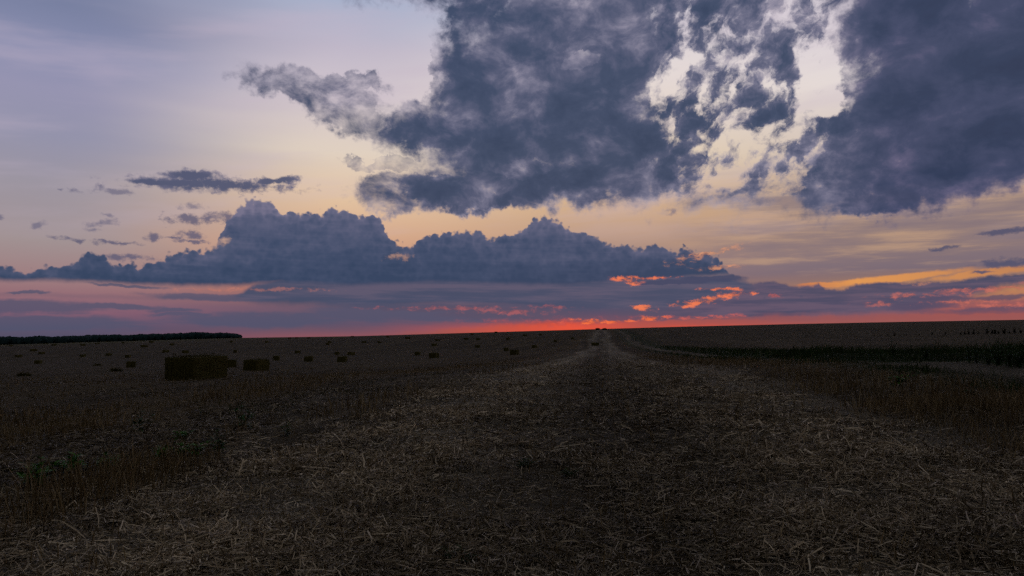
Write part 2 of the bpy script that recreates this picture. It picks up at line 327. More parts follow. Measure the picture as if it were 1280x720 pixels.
# ------------------------------------------------------------------ terrain
HL = [(0, 431), (150, 426.5), (300, 422.3), (440, 420.3), (600, 415.6), (750, 411.2), (850, 408.3), (1000, 404.8), (1130, 402.2), (1280, 399.6)]
ht, he = zip(*[(pdir(a, b)[0] / pdir(a, b)[1], pdir(a, b)[2] / pdir(a, b)[1]) for a, b in HL])
DY = [0, 27, 34, 43, 67, 100, 135, 180, 225, 270, 330, 400, 550, 750, 1000, 1400, 3000, 9000]
DD = [1.54, 1.54, 1.86, 2.2, 3.0, 3.85, 4.5, 5.3, 5.75, 5.4, 4.4, 3.0, 1.7, .7, .12, .0, 30, 200]
def vnoise(x, y, seed=0):
    x = np.asarray(x, float); y = np.asarray(y, float)
    xi = np.floor(x).astype(np.int64); yi = np.floor(y).astype(np.int64); xf = x - xi; yf = y - yi
    u = xf * xf * (3 - 2 * xf); v = yf * yf * (3 - 2 * yf)
    def h(a, b):
        n = (a * 374761393 + b * 668265263 + seed * 982451653) & 0xffffffff
        n = ((n ^ (n >> 13)) * 1274126177) & 0xffffffff
        return ((n ^ (n >> 16)) & 0xffff) / 65535.0
    return (h(xi, yi) * (1 - u) + h(xi + 1, yi) * u) * (1 - v) + (h(xi, yi + 1) * (1 - u) + h(xi + 1, yi + 1) * u) * v
def fbm(x, y, seed=0, o=4):
    r = 0; a = .5; t = 0
    for i in range(o):
        r = r + a * vnoise(x * 2 ** i, y * 2 ** i, seed + i); t += a; a *= .5
    return r / t
def sm(x, a, b):
    t = np.clip((x - a) / (b - a), 0, 1); return t * t * (3 - 2 * t)
def ground_z(x, y):
    x = np.asarray(x, float); y = np.asarray(y, float)
    Y = np.maximum(y, 3.0)
    t = np.clip(x / Y, -.95, .95)
    e = np.interp(t, ht, he) + np.where(t < ht[0], (t - ht[0]) * .025, 0) + np.where(t > ht[-1], (t - ht[-1]) * .022, 0)
    # smooth drop profile
    d = sum(np.interp(Y * k, DY, DD) for k in (.93, .965, 1, 1.035, 1.07)) / 5
    near = sm(Y, 3.0, 9.0)
    z = HC + e * Y * near + (.003 * Y + .0243 * np.clip(x, -20, 20)) * (1 - near) - d
    s = x - ROW * y
    k = 1 - sm(Y, 60, 140)
    z = z + (fbm(x * .35, y * .35, 3) - .5) * .16 * k + (fbm(x * 1.7, y * 1.7, 9, 3) - .5) * .05 * k
    # cart track worn in, bank beyond it raised
    z = z - np.exp(-((s - 12.2) / .9) ** 2) * .08 * k + sm(s, 13.6, 16.0) * .35 * (1 - sm(Y, 90, 260)) + np.exp(-((s - 9.3) / 1.0) ** 2) * .06 * k
    return z

def mesh_np(name, verts, faces, mat=None, smooth=False):
    me = bpy.data.meshes.new(name); nv = len(verts); nf, k = faces.shape
    me.vertices.add(nv); me.vertices.foreach_set('co', np.asarray(verts, np.float32).ravel())
    me.loops.add(nf * k); me.loops.foreach_set('vertex_index', faces.astype(np.int32).ravel())
    me.polygons.add(nf); me.polygons.foreach_set('loop_start', np.arange(0, nf * k, k, dtype=np.int32))
    me.update(calc_edges=True)
    if smooth: me.shade_smooth()
    if mat: me.materials.append(mat)
    return me
def link(name, me, parent=None, loc=None):
    o = bpy.data.objects.new(name, me); COL.objects.link(o)
    if parent: o.parent = parent
    if loc is not None: o.location = loc
    return o
def tag(o, label=None, cat=None, group=None, kind=None):
    for k, v in (('label', label), ('category', cat), ('group', group), ('kind', kind)):
        if v: o[k] = v
    return o

ys = np.concatenate([np.arange(-30, 2, 2.0), np.arange(2, 30, .22), np.geomspace(30, 1500, 200), np.geomspace(1600, 9000, 14)])
xa = np.concatenate([np.arange(0, 24, .25), np.geomspace(24, 9000, 110)])
xs = np.concatenate([-xa[:0:-1], xa])
# far rows keep the heading of the field, so the lattice is sheared along it
gx, gy = np.meshgrid(xs, ys); gx = gx + ROW * gy * 1.0
nx, ny = len(xs), len(ys)
gv = np.stack([gx, gy, ground_z(gx, gy)], -1).reshape(-1, 3)
i = np.arange(nx * ny).reshape(ny, nx)
gf = np.stack([i[:-1, :-1], i[:-1, 1:], i[1:, 1:], i[1:, :-1]], -1).reshape(-1, 4)

gm, nt, pb = material('field_soil_and_straw', .95)
geo = nt.nodes.new('ShaderNodeNewGeometry'); sp = nt.nodes.new('ShaderNodeSeparateXYZ'); L(nt, geo.outputs['Position'], sp.inputs[0])
sx, sy = sp.outputs[0], sp.outputs[1]
srow = mmath(nt, 'SUBTRACT', sx, mmath(nt, 'MULTIPLY', sy, ROW))
wob = mnoise(nt, geo.outputs['Position'], .12, 4)
sw = mmath(nt, 'ADD', srow, mmath(nt, 'ADD', mmath(nt, 'MULTIPLY', mmath(nt, 'SUBTRACT', wob, .5), 2.6), mmath(nt, 'MULTIPLY', mmath(nt, 'SUBTRACT', mnoise(nt, geo.outputs['Position'], .018, 3), .5), 9.0)))
def band(stops):                          # s in metres -> colour, over -40..40
    return mramp(nt, mmath(nt, 'DIVIDE', mmath(nt, 'ADD', sw, 40.0), 80.0), [((v + 40) / 80, c) for v, c in stops])
base = band([(-40, (.076, .063, .039)), (-13, (.078, .063, .037)), (-11.5, (.088, .067, .034)), (-9, (.094, .072, .038)), (-8.2, (.115, .100, .078)), (-6.3, (.120, .106, .086)), (-5.4, (.095, .078, .052)),
             (-4.8, (.24, .222, .195)), (-3, (.29, .27, .245)), (-1.4, (.150, .136, .118)), (.2, (.125, .114, .097)), (1.4, (.22, .205, .182)), (3.6, (.27, .25, .225)),
             (4.8, (.080, .066, .046)), (8.0, (.070, .058, .034)), (9.0, (.040, .050, .024)), (10.4, (.060, .062, .040)), (11.4, (.150, .142, .128)), (12.9, (.145, .138, .125)),
             (13.8, (.022, .040, .014)), (17, (.020, .038, .012)), (21, (.060, .056, .036)), (28, (.074, .064, .046)), (40, (.076, .066, .048))])
# rows of cut stubble further out: fine lines that run with the drill
cx = nt.nodes.new('ShaderNodeCombineXYZ'); L(nt, mmath(nt, 'MULTIPLY', srow, .9), cx.inputs[0]); L(nt, mmath(nt, 'MULTIPLY', sy, .02), cx.inputs[1])
rows = mnoise(nt, cx.outputs[0], 1.0, 4, .7)
base = mmix(nt, 1.0, base, mramp(nt, rows, [(.32, (.62, .60, .56)), (.5, (1, 1, 1)), (.68, (1.35, 1.34, 1.32))]), 'MULTIPLY')
cx2 = nt.nodes.new('ShaderNodeCombineXYZ'); L(nt, mmath(nt, 'MULTIPLY', srow, .05), cx2.inputs[0]); L(nt, mmath(nt, 'MULTIPLY', sy, .03), cx2.inputs[1])
base = mmix(nt, .7, base, mmix(nt, 1.0, base, mramp(nt, mnoise(nt, cx2.outputs[0], 1.0, 5, .65), [(.35, (.55, .54, .50)), (.65, (1.45, 1.42, 1.40))]), 'MULTIPLY'))
cx3 = nt.nodes.new('ShaderNodeCombineXYZ'); L(nt, mmath(nt, 'MULTIPLY', srow, .22), cx3.inputs[0]); L(nt, mmath(nt, 'MULTIPLY', sy, .006), cx3.inputs[1])
base = mmix(nt, 1.0, base, mramp(nt, mnoise(nt, cx3.outputs[0], 1.0, 3, .6), [(.38, (.72, .69, .62)), (.5, (1, 1, 1)), (.62, (1.25, 1.24, 1.2))]), 'MULTIPLY')
fine = mnoise(nt, geo.outputs['Position'], 9.0, 6, .75)
ffade = nt.nodes.new('ShaderNodeMapRange'); L(nt, sy, ffade.inputs[0])
for k_, v_ in ((1, 30.0), (2, 110.0), (3, 1.0), (4, .12)): ffade.inputs[k_].default_value = v_
base = mmix(nt, ffade.outputs[0], base, mramp(nt, fine, [(.3, (.35, .34, .33)), (.5, (.9, .9, .9)), (.7, (1.7, 1.68, 1.66))]), 'MULTIPLY')
# an olive strip of uncut growth just short of the wood
ol = mmath(nt, 'MULTIPLY', mmath(nt, 'GREATER_THAN', sy, 620.0), mmath(nt, 'LESS_THAN', mmath(nt, 'ADD', sx, mmath(nt, 'MULTIPLY', sy, .22)), 0.0))
base = mmix(nt, ol, base, (.085, .082, .026))
L(nt, base, pb.inputs['Base Color'])
bp = nt.nodes.new('ShaderNodeBump'); bp.inputs['Strength'].default_value = .7; bp.inputs['Distance'].default_value = .05
L(nt, mnoise(nt, geo.outputs['Position'], 5.0, 6, .8), bp.inputs['Height']); L(nt, bp.outputs[0], pb.inputs['Normal'])
tag(link('ground', mesh_np('ground', gv, gf, gm, True)), kind='structure')

# ------------------------------------------------------------------ loose straw lying on the field (uncountable)
def strips(s):                            # how much straw litter lies at row offset s
    w = sm(s, -5.2, -4.4) * (1 - sm(s, 3.9, 4.8))
    w = np.maximum(w, .55 * sm(s, -9.2, -8.2) * (1 - sm(s, -5.3, -4.8)))
    w = w * (1 - .42 * np.exp(-((s + .1) / 1.2) ** 2)) * (1 - .3 * np.exp(-((s + 5.2) / .7) ** 2))
    w = np.maximum(w, .10 * (s < -8)); w = np.maximum(w, .22 * sm(s, 4.0, 5) * (1 - sm(s, 9, 10)))
    return w
def scatter(n, y0, y1, p, tmax=.86, seed=1):  # density ~ y**-p per square metre inside the widening view of the field
    g = np.random.default_rng(seed)
    q = g.random(n); k = 2 - p
    y = (y0 ** k + q * (y1 ** k - y0 ** k)) ** (1 / k) if abs(k) > 1e-6 else y0 * (y1 / y0) ** q
    return y * (g.random(n) * 2 - 1) * tmax, y, g
def litter(n, y0, y1, p, wid, ln, seed, segs=2):
    x, y, g = scatter(n, y0, y1, p, seed=seed)
    s = x - ROW * y + (fbm(x * .5, y * .5, 5) - .5) * 1.6
    clump = fbm(x * .9, y * .9, 21, 4)
    keep = g.random(n) < strips(s) * np.clip(.35 + 2.6 * (clump - .36), .25, 1)
    x, y, clump = x[keep], y[keep], clump[keep]; n = len(x)
    z = ground_z(x, y)
    yaw = g.random(n) * math.tau; pit = np.abs(g.normal(0, .22, n)) + .02
    up = g.random(n) < .10; pit = np.where(up, g.uniform(.4, 1.2, n), pit)
    l = ln * np.clip(g.lognormal(-.1, .4, n), .3, 1.9); w = wid * (.6 + .8 * g.random(n))
    h = np.clip(clump - .35, 0, .3) * .16 * g.random(n) + .006
    d = np.stack([np.cos(yaw) * np.cos(pit), np.sin(yaw) * np.cos(pit), np.sin(pit)], -1)
    sd = np.stack([-np.sin(yaw), np.cos(yaw), g.normal(0, .5, n)], -1)
    base = np.stack([x, y, z + h], -1)
    bend = g.normal(0, .32, (n, 3)) * l[:, None]; bend[:, 2] = -np.abs(bend[:, 2]) * .3
    P = [base, base + d * l[:, None] * .5, base + d * l[:, None] + bend]
    if segs == 1: P = [P[0], P[2]]
    V = np.stack([v + sgn * sd * w[:, None] * .5 for v in P for sgn in (-1, 1)], 1)
    m = len(P) * 2; o = np.arange(n)[:, None] * m
    Fc = [o + np.array([[2 * k, 2 * k + 1, 2 * k + 3, 2 * k + 2]]) for k in range(len(P) - 1)]
    return V.reshape(-1, 3), np.concatenate(Fc, 0)
def merge(parts):
    V, Fc, o = [], [], 0
    for v, f in parts: V.append(v); Fc.append(f + o); o += len(v)
    return np.concatenate(V), np.concatenate(Fc)
straw_m = island_mat('dry_straw', [(0, (.09, .070, .048)), (.4, (.23, .192, .142)), (.72, (.44, .378, .295)), (.9, (.70, .62, .51)), (1, (.88, .81, .70))], .6, patch=.35, pscale=.7,
    bands=[(-12, .5), (-8, .6), (-6, .7), (-5, 1.1), (-3.6, 1.45), (-2.2, 1.3), (-1.2, .92), (-.3, .76), (.6, .88), (1.5, 1.1), (3.4, 1.35), (4.6, .9), (6, .55)])
K = 1.0
parts = [litter(int(150000 * K), 3.0, 9.0, 1.0, .0075, .095, 11), litter(int(200000 * K), 3.0, 10.0, 1.0, .006, .035, 14, 1), litter(int(150000 * K), 8.0, 22.0, 1.4, .013, .11, 12),
         litter(int(150000 * K), 20.0, 110.0, 1.7, .017, .13, 13, 1)]
tag(link('straw_litter', mesh_np('straw_litter', *merge(parts), straw_m)), 'pale broken straw lying loose over the harvested strips', kind='stuff')

# ------------------------------------------------------------------ standing stubble and dry grass (uncountable)
def stalks(n, y0, y1, p, wid, hgt, seed, weight, lean=.16, rowed=True):
    x, y, g = scatter(n, y0, y1, p, seed=seed)
    if rowed:
        s = x - ROW * y; s = np.round(s / .16) * .16 + g.normal(0, .018, n); x = s + ROW * y
    s = x - ROW * y
    w8, hs = weight(s, x, y)
    keep = g.random(n) < w8; x, y, hs = x[keep], y[keep], hs[keep]; n = len(x)
    z = ground_z(x, y) - .01
    h = hgt * hs * g.lognormal(-.05, .3, n); w = wid * (.6 + .8 * g.random(n))
    yaw = g.random(n) * math.pi; ld = g.normal(0, lean, (n, 2)) * h[:, None]
    sd = np.stack([np.cos(yaw), np.sin(yaw), np.zeros(n)], -1)
    b = np.stack([x, y, z], -1)
    mid = b + np.stack([ld[:, 0] * .35, ld[:, 1] * .35, h * .55], -1)
    tip = b + np.stack([ld[:, 0], ld[:, 1], h], -1)
    V = np.stack([b - sd * w[:, None] * .5, b + sd * w[:, None] * .5, mid - sd * w[:, None] * .45, mid + sd * w[:, None] * .45,
                  tip - sd * w[:, None] * .2, tip + sd * w[:, None] * .2], 1)
    o = np.arange(n)[:, None] * 6
    return V.reshape(-1, 3), np.concatenate([o + np.array([[0, 1, 3, 2]]), o + np.array([[2, 3, 5, 4]])], 0)
def stub_w(s, x, y):
    c = fbm(x * .55, y * .4, 31, 4)
    sj = s + (fbm(x * .3, y * .3, 5) - .5) * 1.2
    tuft = sm(sj, -6.2, -5.6) * (1 - sm(sj, -4.9, -4.4)) * sm(c, .44, .58) * .75 * (.3 + .7 * (y < 9.6))                # the ragged row left standing
    left = sm(sj, -13.5, -12) * (1 - sm(sj, -8.9, -8.3)) * .5 * np.clip((c - .3) * 3, .1, 1)
    far = (sj < -12.5) * .10
    right = sm(sj, 3.9, 5.0) * (1 - sm(sj, 8.4, 9.2)) * np.clip((c - .30) * 3.2, .12, 1) * .6
    mid = sm(sj, -4.6, -3.8) * (1 - sm(sj, 3.4, 4.0)) * .05
    hs = 1.0 + .5 * (tuft > 0) + .25 * (right > .2) - .35 * (far > 0) - .3 * (mid > .02)
    return np.maximum.reduce([tuft, left, far, right, mid]), hs
stub_m = island_mat('stubble_stalks', [(0, (.10, .070, .030)), (.4, (.19, .135, .068)), (.8, (.30, .23, .13)), (1, (.46, .38, .25))], .7, patch=.4, pscale=.6)
parts = [stalks(60000, 3.2, 14, .9, .0085, .17, 41, stub_w, .22), stalks(90000, 12, 45, 1.3, .015, .17, 42, stub_w, .2), stalks(60000, 40, 110, 1.7, .035, .17, 43, stub_w)]
tag(link('stubble', mesh_np('stubble', *merge(parts), stub_m)), 'short brown cut stubble standing in ragged rows', kind='stuff')

def verge_w(s, x, y):
    c = fbm(x * .5, y * .5, 61, 4)
    sj = s + (fbm(x * .3, y * .3, 7) - .5) * 1.2
    a = sm(sj, 8.2, 9.0) * (1 - sm(sj, 10.3, 11.0)) * np.clip((c - .36) * 4, 0, 1)
    b = sm(sj, 13.2, 13.8) * (1 - sm(sj, 17.5, 19))
    cc = sm(sj, 17, 19) * (1 - sm(sj, 24, 30)) * .25
    lf = np.exp(-((sj + 7.2) / .8) ** 2) * (c > .55) * .5
    return np.maximum.reduce([a, b, cc, lf]), .5 + .5 * (a > 0) + 1.5 * b * np.clip(c * 1.6, .4, 1.2) + .6 * cc - .2 * (lf > .1)
grass_m = island_mat('verge_grass', [(0, (.012, .034, .008)), (.6, (.028, .070, .016)), (.9, (.060, .090, .026)), (1, (.14, .12, .06))], .8, patch=.4)
parts = [stalks(150000, 10, 60, 1.3, .014, .19, 51, verge_w, .35, False), stalks(90000, 50, 200, 1.8, .06, .22, 52, verge_w, .35, False)]
tag(link('verge_grass', mesh_np('verge_grass', *merge(parts), grass_m)), 'dark green grass on the banks either side of the cart track', kind='stuff')

# ------------------------------------------------------------------ where a line of sight meets the ground
def hit(px, py):
    x, y, z = pdir(px, py); t, e = x / y, z / y
    Ys = np.geomspace(3.2, 1400, 4000)
    g = HC + e * Ys - ground_z(t * Ys, Ys)
    k = np.argmax(g < 0) if (g < 0).any() else len(Ys) - 400
    return t * Ys[k], Ys[k]
def gz(x, y): return float(ground_z(x, y))

# ------------------------------------------------------------------ straw bales
bm_, nt, pb = material('baled_straw', .9)
tcn = nt.nodes.new('ShaderNodeTexCoord'); mp = nt.nodes.new('ShaderNodeMapping'); mp.inputs['Scale'].default_value = (3, 3, 14)
L(nt, tcn.outputs['Object'], mp.inputs[0])
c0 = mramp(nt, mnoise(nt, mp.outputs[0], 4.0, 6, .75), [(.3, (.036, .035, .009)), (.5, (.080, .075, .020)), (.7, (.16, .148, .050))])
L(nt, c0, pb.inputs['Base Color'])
bpn = nt.nodes.new('ShaderNodeBump'); bpn.inputs['Strength'].default_value = 1; bpn.inputs['Distance'].default_value = .04
L(nt, mnoise(nt, mp.outputs[0], 6.0, 6, .8), bpn.inputs['Height']); L(nt, bpn.outputs[0], pb.inputs['Normal'])
twine_m, nt, pb = material('twine'); pb.inputs['Base Color'].default_value = (.03, .025, .015, 1)
BW, BH, BL = 1.28, .95, 2.4                # width, height, length (length runs along the local y axis)
def bale_mesh(nx_, ny_, nz_, fringe, seed):
    g = np.random.default_rng(seed); V = []; Fc = []
    def face(o, a, b, na, nb):
        base = len(V)
        for i in range(na + 1):
            for j in range(nb + 1): V.append(np.array(o) + np.array(a) * i / na + np.array(b) * j / nb)
        for i in range(na):
            for j in range(nb):
                k = base + i * (nb + 1) + j; Fc.append((k, k + nb + 1, k + nb + 2, k + 1))
    w, l, h = BW / 2, BL / 2, BH
    face((-w, -l, 0), (2 * w, 0, 0), (0, 0, h), nx_, nz_); face((w, l, 0), (-2 * w, 0, 0), (0, 0, h), nx_, nz_)
    face((w, -l, 0), (0, 2 * l, 0), (0, 0, h), ny_, nz_); face((-w, l, 0), (0, -2 * l, 0), (0, 0, h), ny_, nz_)
    face((-w, -l, h), (2 * w, 0, 0), (0, 2 * l, 0), nx_, ny_); face((-w, l, 0), (2 * w, 0, 0), (0, -2 * l, 0), nx_, ny_)
    P = np.array(V)
    c = np.array([0, 0, h / 2]); q = (P - c) / np.array([w, l, h / 2])
    r = np.abs(q); second = np.sort(r, 1)[:, 1]
    P = c + (P - c) * (1 - .035 * np.clip((second - .86) / .14, 0, 1)[:, None] ** 2 * np.array([1, .5, 1]))   # eased corners
    # the pressed flakes: shallow bands across the length, and tight waists under the twine
    fl = np.sin(P[:, 1] * 2 * math.pi / .16) * .006
    tw = sum(np.exp(-((P[:, 0] - k) / .03) ** 2) for k in np.linspace(-.5, .5, 6))
    n1_ = fbm(P[:, 0] * 3 + P[:, 2] * 2 + 9, P[:, 1] * 3 + P[:, 2] * 3, seed, 4) - .5
    out = (P - c); out /= np.linalg.norm(out, axis=1)[:, None]
    P = P + out * (n1_ * .07 + fl - .012 * tw * (r[:, 2] > .9))[:, None]
    P[:, 2] = np.maximum(P[:, 2], -.03)
    Fc = np.array(Fc)
    if fringe:
        n = fringe; f = g.integers(0, len(Fc), n); b = P[Fc[f]].mean(1); o = b - c; o[:, 2] *= 1.2
        ax = np.argmax(np.abs(o) / np.array([w, l, h / 2]), 1); nn = np.zeros((n, 3)); nn[np.arange(n), ax] = np.sign(o[np.arange(n), ax])
        b = b + g.normal(0, .06, (n, 3)) * (1 - np.abs(nn)); d = nn * g.uniform(.02, .10, n)[:, None] + g.normal(0, .05, (n, 3))
        sd = g.normal(0, 1, (n, 3)); sd /= np.linalg.norm(sd, axis=1)[:, None]; sd *= .004
        k = len(P); T = np.stack([b - sd, b + sd, b + d + sd * .5, b + d - sd * .5], 1).reshape(-1, 3)
        P = np.concatenate([P, T]); Fc = np.concatenate([Fc, k + np.arange(n * 4).reshape(-1, 4)])
    return P, Fc
def tube(points, r, sides=5):
    V, Fc = [], []; n = len(points)
    for i, p in enumerate(points):
        p = Vector(p); d = (Vector(points[min(i + 1, n - 1)]) - Vector(points[max(i - 1, 0)])).normalized()
        a = d.orthogonal().normalized(); b = d.cross(a)
        rr = r[i] if isinstance(r, (list, tuple)) else r
        for k in range(sides):
            t = math.tau * k / sides; V.append(p + (a * math.cos(t) + b * math.sin(t)) * rr)
    for i in range(n - 1):
        for k in range(sides): Fc.append((i * sides + k, i * sides + (k + 1) % sides, (i + 1) * sides + (k + 1) % sides, (i + 1) * sides + k))
    return np.array([tuple(v) for v in V]), np.array(Fc)
def make_bale(near, seed):
    me = mesh_np('straw_bale', *(bale_mesh(26, 48, 20, 2600, seed) if near else bale_mesh(5, 8, 4, 0, seed)), bm_)
    if not near: return link('straw_bale', me)
    root = bpy.data.objects.new('straw_bale', None); COL.objects.link(root)
    link('pressed_straw', me, root)
    for k in np.linspace(-.5, .5, 6):
        l, h = BL / 2 + .012, BH + .012
        lp = [(k, -l, .0), (k, -l, h * .5), (k, -l + .02, h - .02), (k, -l * .4, h), (k, l * .4, h), (k, l - .02, h - .02), (k, l, h * .5), (k, l, 0)]
        link('twine', mesh_np('twine', *tube(lp, .005, 4), twine_m), root)
    return root
def copy_tree(o):
    c = o.copy(); COL.objects.link(c)
    for ch in o.children:
        d = ch.copy(); COL.objects.link(d); d.parent = c
    return c
near_b = make_bale(True, 3); far_b = make_bale(False, 4); used = set()
BG = 'straw bales left across the harvested field'
bales = [  # px, base py, apparent width in pixels, near model, label
 (246, 474.5, 82, 1, 'largest straw bale, square ended and nearest, standing in the left of the field'),
 (320.5, 463, 31, 1, 'second largest straw bale, just right of the biggest one'),
 (542.5, 447.5, 13, 1, 'dark oblong bale alone at mid distance, left of the field centre'),
 (643, 443.3, 12, 1, 'dark squat bale near the field centre with a smaller bale touching its left'),
 (633, 438.8, 7, 0, 'small bale peeping out just behind the squat bale at the field centre'),
 (744, 432, 17, 1, 'long low bale beside the light wheel tracks under the two bushes'),
 (13.7, 433, 4, 0, 'tiny bale highest and furthest left, just under the wood'),
 (42, 439, 8, 0, 'small bale upper of three clustered at the far left edge'),
 (52, 442.5, 7, 0, 'small bale right of and a little below the upper one at far left'),
 (23, 446.5, 8, 0, 'small dark bale nearest the left edge of the field'),
 (48, 454.5, 9, 0, 'small dark bale by itself, lower than the others at far left'),
 (67.5, 432, 6, 0, 'tiny bale against the olive strip below the left of the wood'),
 (104, 432, 8, 0, 'flat tiny bale on the olive strip, second from left below the wood'),
 (103.5, 446, 7, 0, 'small bale midway between the left edge and the biggest bale'),
 (122, 430, 9, 0, 'low wide tiny bale touching the olive strip under the wood'),
 (154, 429.3, 4, 0, 'tiny bale under the middle of the wood'),
 (189, 428.6, 5, 0, 'tiny bale under the wood, up and left of the biggest bale'),
 (180, 434, 8, 0, 'small bale below the wood, left one of the pair above the biggest bale'),
 (215, 431.5, 6, 0, 'tiny bale right above the left corner of the biggest bale, upper one'),
 (136, 444.5, 8, 0, 'small bale left one of two level together left of the biggest bale'),
 (160, 447, 7, 0, 'small bale right one of two level together left of the biggest bale'),
 (164, 459, 12, 0, 'wider bale low down, halfway between two flat straw heaps and the biggest bale'),
 (207, 440.5, 8, 0, 'small pale bale just clear of the top left corner of the biggest bale'),
 (231.5, 441, 8, 0, 'small dark bale just over the top of the biggest bale'),
 (289.5, 428, 4, 0, 'tiny bale below the right end of the wood'),
 (294, 440.5, 5, 0, 'small bale above and right of the biggest bale'),
 (289.5, 459, 6, 0, 'half hidden bale touching the right end of the biggest bale'),
 (333.5, 428.3, 5, 0, 'tiny bale near the skyline above the second largest bale'),
 (345.5, 450.3, 9, 0, 'small bale above and right of the second largest bale'),
 (362, 423.2, 4, 0, 'bale on the skyline, leftmost of those seen against the sky'),
 (371, 423, 4, 0, 'bale on the skyline, second from left and darkest of its pair'),
 (386, 423.2, 4, 0, 'bale on the skyline, third from left'),
 (372, 441.5, 7, 0, 'small dark bale above the wider bale right of the second largest one'),
 (386, 451.8, 12, 0, 'wider dark bale, next in size right of the second largest bale'),
 (412, 428.5, 5, 0, 'tiny bale upper of two set corner to corner near the skyline'),
 (409.5, 431, 4, 0, 'tiny bale lower of two set corner to corner near the skyline'),
 (421, 443.5, 6, 0, 'small bale left and top one of a trio left of the field centre'),
 (439, 444, 10, 0, 'broad dark bale right one of a trio left of the field centre'),
 (428, 452.5, 13, 0, 'widest and lowest bale of a trio left of the field centre'),
 (440.5, 421.5, 8, 0, 'largest bale standing out against the sky at the left of the red glow'),
 (455, 428.6, 6, 0, 'tiny bale below and right of the largest skyline bale'),
 (474, 428.6, 5, 0, 'tiny dark bale two to the right below the largest skyline bale'),
 (484, 421.6, 4, 0, 'tiny bale under the left edge of the red glow'),
 (509.5, 423.5, 7, 0, 'tiny flat bale close under the skyline left of the glow'),
 (522, 444, 8, 0, 'small dark bale just left of the oblong mid distance bale'),
 (542.5, 432.4, 7, 0, 'small bale lower of two above the oblong mid distance bale'),
 (547, 426.3, 6, 0, 'small bale upper of two above the oblong mid distance bale'),
 (582.5, 424.4, 6, 0, 'tiny bale left one of a near level pair under the red glow'),
 (598, 425, 5, 0, 'tiny bale right one of a near level pair under the red glow'),
 (597, 434.4, 7, 0, 'small bale directly below the near level pair'),
 (590, 418.6, 4, 0, 'tiny bale just under the skyline above the near level pair'),
 (620, 416, 4, 0, 'bale on the skyline in front of the red glow'),
 (635, 424.5, 5, 0, 'tiny bale above the squat bale, lower left of two'),
 (656, 420, 5, 0, 'tiny bale above the squat bale, upper right of two'),
 (676, 419, 4, 0, 'faint tiny bale near the skyline between squat bale and wheel tracks'),
 (668, 434.8, 7, 0, 'small bale up and right of the squat bale'),
 (694, 427.5, 4, 0, 'tiny bale beside the first faint wheel line left of the tracks'),
 (716, 424, 5, 0, 'tiny dark bale last before the light wheel tracks, up left of the long low bale'),
]
for px, py, wpx, near, lab in bales:
    x, y = hit(px, py); d = math.hypot(x, y); W_ = wpx * y / F
    k = 1.0
    best = min(range(2, 66), key=lambda a: abs(BW * math.cos(R(a)) + BL * math.sin(R(a)) - W_ / k))
    los = math.degrees(math.atan2(x, y))
    head = los + best + random.uniform(-2, 2)
    if near: head = {246: 9.5, 320.5: 9.0}.get(px, head)
    src = near_b if near else far_b
    o = src if src.name not in used else copy_tree(src); used.add(src.name)
    sc = {246: 1.08, 320.5: .98}.get(px, 1.0) if near else min(1.25, max(.85, W_ / (BW * math.cos(R(best)) + BL * math.sin(R(best)))))
    if near: x, y = x * (1 + .8 / y), y + .8
    o.location = (x, y, gz(x, y) - .02)
    o.rotation_euler = (0, 0, -R(head)); o.scale = (sc, sc, max(1.0, sc) if y < 500 else 1.3)
    tag(o, lab, 'straw bale', BG)

# ------------------------------------------------------------------ low heaps of loose straw
def heap(px, py, wpx, hpx, lab, seed):
    x, y = hit(px, py); L_ = wpx * y / F / 2; H_ = hpx * y / F; g = np.random.default_rng(seed)
    a = np.linspace(0, math.tau, 28, endpoint=False); V = []; Fc = []
    for i, r in enumerate((1, .8, .55, .3)):
        for t in a:
            q = .75 + .5 * float(vnoise(math.cos(t) * 2 + 5, math.sin(t) * 2 + seed, seed + i))
            V.append((math.cos(t) * r * L_ * q, math.sin(t) * r * L_ * .35 * q, (1 - r ** 2) * H_ * (.7 + .6 * g.random()) - .03))
    for i in range(3):
        for k in range(28): Fc.append((i * 28 + k, i * 28 + (k + 1) % 28, (i + 1) * 28 + (k + 1) % 28, (i + 1) * 28 + k))
    n = 500; t = g.random(n) * math.tau; r = np.sqrt(g.random(n)); b = np.stack([np.cos(t) * r * L_, np.sin(t) * r * L_ * .35, (1 - r ** 2) * H_ * .9], -1)
    dd = g.normal(0, .12, (n, 3)); sd = g.normal(0, .012, (n, 3)); T = np.stack([b - sd, b + sd, b + dd + sd, b + dd - sd], 1).reshape(-1, 3)
    V = np.concatenate([np.array(V), T]); Fc = np.concatenate([np.array(Fc), 112 + np.arange(n * 4).reshape(-1, 4)])
    o = link('straw_heap', mesh_np('straw_heap', V, Fc, bm_)); o.location = (x, y, gz(x, y)); o.rotation_euler = (0, 0, R(-4))
    tag(o, lab, 'straw heap', 'flat heaps of loose straw on the left field')
heap(30, 470, 20, 2.6, 'flat dark heap of loose straw lowest and nearest the left edge', 1)
heap(122, 457, 14, 1.8, 'thin flat heap of loose straw, upper of two left of the biggest bale', 2)
heap(145, 464, 17, 2.2, 'flat heap of loose straw, lower of two left of the biggest bale', 3)

